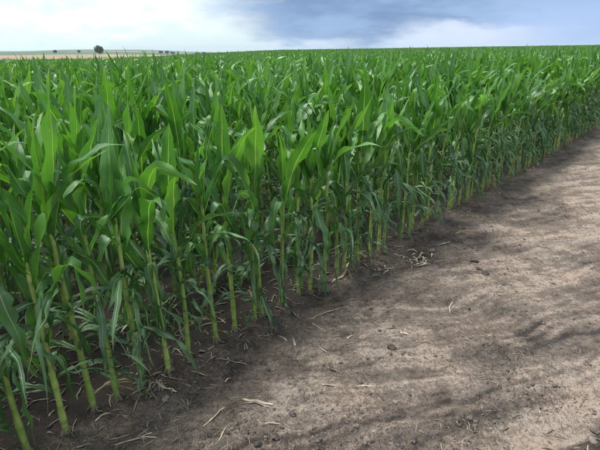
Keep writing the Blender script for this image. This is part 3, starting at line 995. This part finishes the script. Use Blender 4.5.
def straw_geo(a, b_, w, rg, bow=0.08, flat=0.4, seg=9, sides=6, lift=.012, split=False):
    """a dry stalk or rolled leaf lying from a to b; local origin at a, follows the ground"""
    a = np.array(a, float); b_ = np.array(b_, float); L = np.hypot(*(b_ - a))
    d = (b_ - a) / L; n = np.array([-d[1], d[0]])
    s = np.linspace(0, 1, seg + 1)
    kb = rg.uniform(.25, .75); off = bow * L * np.minimum(s / kb, (1 - s) / (1 - kb)) * rg.choice([-1, 1]) + .012 * L * rg.normal(size=seg + 1)
    xy = a + np.outer(s * L, d) + np.outer(off, n)
    z = quick_height(xy[:, 0], xy[:, 1])
    z = np.maximum(np.convolve(np.pad(z, 1, 'edge'), [.25, .5, .25], 'valid'), z - .002) + w * flat * .5 + lift * np.sin(np.pi * s) * rg.uniform(.1, .7)
    wid = w * .5 * (.8 + .2 * np.sin(np.pi * s)) * (1 + .22 * rg.normal(size=seg + 1)).clip(.5, 1.5)
    wid[-1] *= rg.uniform(.15, .8); wid[0] *= rg.uniform(.4, 1)
    ang = np.linspace(0, 2 * np.pi, sides, endpoint=False)
    tw = np.cumsum(rg.normal(0, .25, seg + 1))
    V = []
    for k in range(seg + 1):
        ca = np.cos(ang); sa = np.sin(ang)
        px = wid[k] * ca; pz = wid[k] * flat * sa
        c_, q_ = math.cos(tw[k] * .5), math.sin(tw[k] * .5)
        V.append(np.stack([xy[k, 0] + (px * c_ - pz * q_) * n[0], xy[k, 1] + (px * c_ - pz * q_) * n[1], z[k] + px * q_ * .6 + pz * c_], 1))
    V = np.vstack(V)
    i = np.arange(seg)[:, None] * sides + np.arange(sides)[None]; j = np.arange(seg)[:, None] * sides + (np.arange(sides)[None] + 1) % sides
    F = np.stack([i, j, j + sides, i + sides], -1).reshape(-1, 4)
    return V, F


STRAWS = [  # a, b, width, flatness, bow, weathered, label
    ((-.848, 1.544), (-.687, 1.611), .013, .45, .06, 0, 'pale forked straw on dark soil at the lower left'),
    ((-.468, 1.638), (-.386, 1.751), .016, .25, .10, 0, 'pale torn husk standing out right of the brown stubble'),
    ((-.378, 1.549), (-.354, 1.636), .009, .35, .05, 0, 'thin pale straw right of the torn husk'),
    ((-.773, 1.937), (-.657, 1.882), .022, .18, .08, 0, 'broad tan leaf scrap at the foot of the edge row'),
    ((-.488, 2.151), (-.302, 2.085), .010, .35, .05, 1, 'long grey straw in front of the curled green leaf'),
    ((-.411, 1.947), (-.383, 1.978), .010, .5, .02, 0, 'short bright straw stub on smooth damp soil'),
    ((-.304, 1.812), (-.144, 1.768), .018, .55, .03, 0, 'thick pale stalk, upper one of the bundle on the soil'),
    ((-.285, 1.790), (-.150, 1.745), .012, .5, .05, 1, 'thinner grey stalk, lower one of the bundle'),
    ((-.176, 1.646), (-.104, 1.639), .011, .45, .02, 0, 'short bright straw lying level below the stalk bundle'),
    ((-.228, 1.697), (-.195, 1.646), .006, .5, .06, 1, 'thin twig slanting down below the stalk bundle'),
    ((-.142, 1.817), (-.098, 1.734), .007, .5, .10, 1, 'thin bent straw at the right end of the bundle'),
    ((-.144, 2.360), (-.087, 2.297), .010, .4, .05, 0, 'pale straw left of the bright upright stub'),
    ((-.050, 2.327), (-.037, 2.247), .015, .5, .02, 0, 'bright short stub pointing at the viewer'),
    ((.047, 2.275), (.088, 2.245), .008, .4, .05, 1, 'small grey straw right of the bright stub'),
    ((.106, 2.235), (.150, 2.177), .011, .4, .12, 0, 'small curved pale straw right of the grey one'),
    ((.131, 2.053), (.217, 2.009), .010, .4, .05, 1, 'grey straw on crumbly soil left of the lone dark clod'),
    ((.107, 1.901), (.185, 1.892), .012, .25, .05, 0, 'flat pale leaf scrap on the dry crust'),
    ((.290, 1.890), (.374, 1.889), .010, .3, .04, 0, 'pale leaf scrap level with and right of the flat one'),
    ((.281, 2.321), (.335, 2.362), .014, .35, .08, 0, 'bright leaf scrap on dark soil above the lone clod'),
    ((.046, 2.535), (.325, 2.691), .010, .5, .04, 0, 'long thin pale straw pointing away from the edge row'),
    ((.214, 3.007), (.403, 3.362), .024, .45, .14, 0, 'thick bent dry stalk lying along the edge row'),
    ((.071, 2.488), (.151, 2.408), .008, .5, .08, 0, 'thin straw below the long pale straw'),
    ((.616, 2.368), (.667, 2.346), .018, .35, .05, 0, 'bright torn scrap above the lone dark clod'),
    ((.531, 2.412), (.609, 2.422), .010, .35, .04, 1, 'grey straw left of the bright torn scrap'),
    ((1.001, 2.602), (1.067, 2.742), .010, .5, .14, 0, 'pale bent twig alone on the open soil'),
    ((.839, 2.902), (.905, 2.901), .009, .4, .05, 1, 'grey straw between the tangle and the lone bent twig'),
    ((1.179, 1.770), (1.171, 1.723), .008, .5, .08, 1, 'short dark twig beside the pale track'),
    ((1.177, 1.697), (1.193, 1.592), .004, .6, .04, 1, 'thin dark twig on the pale track'),
    ((1.255, 3.754), (1.385, 3.820), .013, .3, .05, 0, 'pale straw just beyond the tangle of dry leaves'),
    ((1.494, 4.013), (1.664, 4.087), .014, .3, .05, 0, 'far pale straw at the foot of the edge row'),
    ((-.996, 1.682), (-.944, 1.733), .014, .4, .05, 0, 'pale straw between the feet of the third and fourth plants'),
    ((-.969, 1.563), (-1.048, 1.536), .012, .35, .05, 1, 'grey straw in front of the second plant'),
    ((.183, 2.323), (.271, 2.342), .007, .5, .05, 1, 'thin grey straw left of the bright leaf scrap'),
    ((-.782, 2.025), (-.632, 1.974), .009, .4, .08, 1, 'long grey straw at the foot of the sixth plant'),
]


def build_straw():
    rg = np.random.default_rng(5)
    for a, b_, wd, fl, bow, gr, lab in STRAWS:
        V, F = straw_geo(a, b_, wd, rg, bow * .7, fl * .55, sides=5)
        c = V.mean(0); c[2] = V[:, 2].min()
        if 'forked' in lab:
            V2, F2 = straw_geo((a[0] * .45 + b_[0] * .55, a[1] * .45 + b_[1] * .55), (b_[0] + .02, b_[1] - .035), wd * .5, rg, .03, fl)
            F = np.vstack([F, F2 + len(V)]); V = np.vstack([V, V2])
        o = link('dry_straw', mesh_np('dry_straw', V - c, F, [M_STRAW_GREY if gr else M_STRAW], smooth=False)); o.location = c
        tag(o, lab, 'straw', 'dry straw pieces on the bare soil')

    def tangle(name, cx, cy, rad, n, wd, lab, mat, loop=True):
        root = bpy.data.objects.new(name, None); col.objects.link(root); root.empty_display_size = .05
        z0 = gz(cx, cy)
        for k in range(n):
            a0 = rg.uniform(0, 6.28); ext = rg.uniform(.15, 1.1) if loop else rg.uniform(.3, .8)
            s = np.linspace(0, 1, 11); rr = rad * rg.uniform(.6, 1.5)
            if loop:
                jx, jy = rg.normal(0, rad * .8, 2)
                x = cx + rr * (np.cos(a0 + ext * s) - math.cos(a0)) * 1.2 + jx; y = cy + rr * (np.sin(a0 + ext * s) - math.sin(a0)) * .9 + jy
                z = ground_height(x, y) + .004 + rg.uniform(.0, .030) * np.sin(np.pi * s)
            else:
                x = cx + rad * .3 * rg.normal() + s * rad * math.cos(a0) * .8; y = cy + rad * .3 * rg.normal() + s * rad * math.sin(a0) * .8
                z = z0 + s * rg.uniform(.02, .06)
            P = np.stack([x, y, z], 1); T = np.gradient(P, axis=0); T /= np.linalg.norm(T, axis=1)[:, None]
            S = np.cross(T, [0, 0, 1]); S /= np.linalg.norm(S, axis=1)[:, None] + 1e-6; Q = np.cross(S, T)
            ang = np.linspace(0, 6.283, 5, endpoint=False)
            w_ = wd * rg.uniform(.5, 1.2) * (.35 + .65 * np.sin(np.pi * (s * .85 + .1)))
            vv = (P[:, None] + (w_[:, None] * .5 * np.cos(ang))[..., None] * S[:, None] + (w_[:, None] * .16 * np.sin(ang))[..., None] * Q[:, None]).reshape(-1, 3)
            i = np.arange(10)[:, None] * 5 + np.arange(5)[None]; j = np.arange(10)[:, None] * 5 + (np.arange(5)[None] + 1) % 5
            link('dry_leaf' if loop else 'root_stub', mesh_np('dry_leaf', vv - (cx, cy, z0), np.stack([i, j, j + 5, i + 5], -1).reshape(-1, 4), [mat]), root)
        root.location = (cx, cy, z0)
        tag(root, lab, 'dry leaves' if loop else 'stubble', 'tangles of dry leaves and stubble on the bare soil')
    tangle('dry_leaf_tangle', .945, 3.44, .090, 24, .015, 'largest tangle of pale dry leaves on the soil by the edge row', M_STRAW)
    tangle('dry_leaf_tangle', .646, 3.229, .055, 9, .011, 'small tangle of tan dry leaves nearer the row than the large one', M_STRAW)
    tangle('dry_leaf_tangle', 1.75, 4.55, .10, 9, .012, 'far tangle of dry leaves at the foot of the edge row', M_STRAW_GREY)
    tangle('stubble_root', -.577, 1.761, .040, 14, .007, 'brown upright stubble root in front of the edge row, beside the torn husk', M_STRAW_GREY, False)
    tangle('stubble_root', .165, 2.035, .028, 9, .006, 'small brown stubble root sticking up on the dry crust', M_STRAW_GREY, False)

    # litter nobody could count: between the rows and scattered over the strip
    V, F = [], []; b = 0
    n = 0
    while n < 2300:
        if n < 1000:
            t = rg.uniform(-.3, 9) if rg.random() < .6 else rg.uniform(-.3, 4); p = rg.normal(.35, .45)
            if p < -.16: continue
            x, y = t * U[0] + (p + ROW0) * N[0], t * U[1] + (p + ROW0) * N[1]
            L = rg.uniform(.02, .13); wd = rg.uniform(.003, .014)
        else:
            r = 1.3 * (9 / 1.3) ** rg.random(); a = rg.uniform(R(-40), R(44)); x, y = r * math.sin(a), r * math.cos(a)
            t, p = row_frame(x, y)
            if p > -.02 or (p < -.45 and fbm(np.array([x * 2.]), np.array([y * 2.]), 2, 12)[0] < .48): continue
            L = rg.uniform(.012, .06) * (1.6 if p > -.8 else 1); wd = rg.uniform(.0025, .008)
        a = rg.uniform(0, 6.28)
        v, f = straw_geo((x, y), (x + L * math.cos(a), y + L * math.sin(a)), wd, rg, rg.uniform(0, .05), .22, 4, 4, .02 if n < 1000 else .005)
        V.append(v); F.append(f + b); b += len(v); n += 1
    o = link('crop_litter', mesh_np('crop_litter', np.vstack(V), np.vstack(F), [M_LITTER], smooth=False))
    tag(o, 'old straw and dry leaf litter strewn between the maize rows and over the soil', 'litter', kind='stuff')


build_straw()


# ------------------------------------------------------------------ far trees
M_FOLIAGE = simple_mat('far_foliage', (0.028, 0.055, 0.020), (0.075, 0.115, 0.040), 0.6, 0.8, 'pos')
M_BARK = simple_mat('bark', (0.06, 0.045, 0.03), (0.12, 0.095, 0.07), 3.0, 0.95, 'obj')


def tree_meshes(rg, H, Wd, n=6500):
    # trunk with limbs
    V, F = [], []; b = 0
    def limb(p0, p1, r0, r1):
        nonlocal b
        p0 = np.array(p0, float); p1 = np.array(p1, float); d = p1 - p0; d /= np.linalg.norm(d)
        s_ = np.cross(d, [0.3, 1, .2]); s_ /= np.linalg.norm(s_); q = np.cross(d, s_)
        a = np.linspace(0, 6.283, 6, endpoint=False)[:, None]
        v = np.vstack([p0 + r0 * (np.cos(a) * s_ + np.sin(a) * q), p1 + r1 * (np.cos(a) * s_ + np.sin(a) * q)])
        i = np.arange(6); j = (i + 1) % 6
        V.append(v); F.append(np.stack([i, j, j + 6, i + 6], 1) + b); b += 12
    limb((0, 0, -.4), (0, 0, H * .45), H * .028, H * .018)
    for k in range(7):
        a = k * 2.4; z0 = H * rg.uniform(.22, .42)
        limb((0, 0, z0), (math.cos(a) * Wd * .33, math.sin(a) * Wd * .33, z0 + H * rg.uniform(.15, .35)), H * .012, H * .004)
    trunk = mesh_np('trunk', np.vstack(V), np.vstack(F), [M_BARK])
    cl = []
    for k in range(60):
        v = rg.normal(size=3); v /= np.linalg.norm(v); v *= rg.random() ** .33
        cl.append((v[0] * Wd * .40, v[1] * Wd * .40, H * .54 + v[2] * H * .38, Wd * rg.uniform(.10, .17)))
    V, F = [], []
    for i in range(n):
        c = cl[int(rg.integers(len(cl)))]
        v = rg.normal(size=3); v /= np.linalg.norm(v)
        p = np.array(c[:3]) + v * c[3] * rg.uniform(.6, 1.05)
        s_ = Wd * .026 * rg.uniform(.6, 1.5); u_ = rg.normal(size=3); u_ /= np.linalg.norm(u_); w_ = np.cross(u_, v); w_ /= np.linalg.norm(w_) + 1e-6
        V += [p - u_ * s_, p + w_ * s_ * .7, p + u_ * s_, p - w_ * s_ * .7]; F.append([4 * i, 4 * i + 1, 4 * i + 2, 4 * i + 3])
    crown = mesh_np('crown', np.array(V), np.array(F), [M_FOLIAGE])
    return trunk, crown


TREES = [  # azimuth deg, distance, height, width, label
    (-22.4, 420, 7.3, 7.6, 'largest lone round tree on the far horizon'),
    (-26.7, 640, 4.0, 5.0, 'small lone tree left of the big round one on the horizon'),
    (-24.4, 640, 3.6, 4.2, 'small tree just left of the big round one on the horizon'),
    (-15.9, 900, 7.5, 9.0, 'first tree of the nearer clump right of the big round tree'),
    (-15.2, 915, 8.5, 10.0, 'second tree of the nearer clump right of the big round tree'),
    (-14.6, 905, 7.0, 9.0, 'third tree of the nearer clump right of the big round tree'),
    (-11.8, 900, 8.0, 11.0, 'first tree of the low belt before the rain cloud'),
    (-11.1, 910, 9.0, 11.0, 'second tree of the low belt before the rain cloud'),
    (-10.4, 900, 8.5, 11.0, 'third tree of the low belt before the rain cloud'),
    (-9.7, 905, 8.0, 11.0, 'fourth tree of the low belt before the rain cloud'),
    (-9.0, 900, 7.0, 10.0, 'last tree of the low belt before the rain cloud'),
]


def build_trees():
    rg = np.random.default_rng(31)
    lib = [tree_meshes(rg, 1.0 * 8, 8.0) for _ in range(3)]
    for k, (a, r, h, wd, lab) in enumerate(TREES):
        x, y = r * math.sin(R(a)), r * math.cos(R(a))
        e = bpy.data.objects.new('tree', None); col.objects.link(e)
        e.location = (x, y, float(terrain_far(np.array([x]), np.array([y]))[0])); e.scale = (wd / 8, wd / 8, h / 8 * (.72 if r > 800 else 1)); e.rotation_euler = (0, 0, k * 1.7)
        link('trunk', lib[k % 3][0], e); link('crown', lib[k % 3][1], e)
        tag(e, lab, 'tree', 'trees on the far horizon')


build_trees()

# ------------------------------------------------------------------ haze
def build_haze():
    m, b, o = new_mat('haze')
    v = b.new('ShaderNodeVolumePrincipled')
    v.inputs['Color'].default_value = (0.74, 0.88, 1.0, 1); v.inputs['Density'].default_value = 0.00018
    v.inputs['Anisotropy'].default_value = 0.2
    b.put(o.inputs[1], v.outputs[0])
    X0, X1, Y0, Y1, Z0, Z1 = -3600, 3600, -3600, 3600, -20, 24
    V = np.array([[x, y, z] for z in (Z0, Z1) for y in (Y0, Y1) for x in (X0, X1)], float)
    F = np.array([[0, 2, 3, 1], [4, 5, 7, 6], [0, 1, 5, 4], [2, 6, 7, 3], [0, 4, 6, 2], [1, 3, 7, 5]])
    o = link('haze', mesh_np('haze', V, F, [m], smooth=False))
    tag(o, 'thin bluish haze in the air over the land', 'haze', kind='stuff')


build_haze()
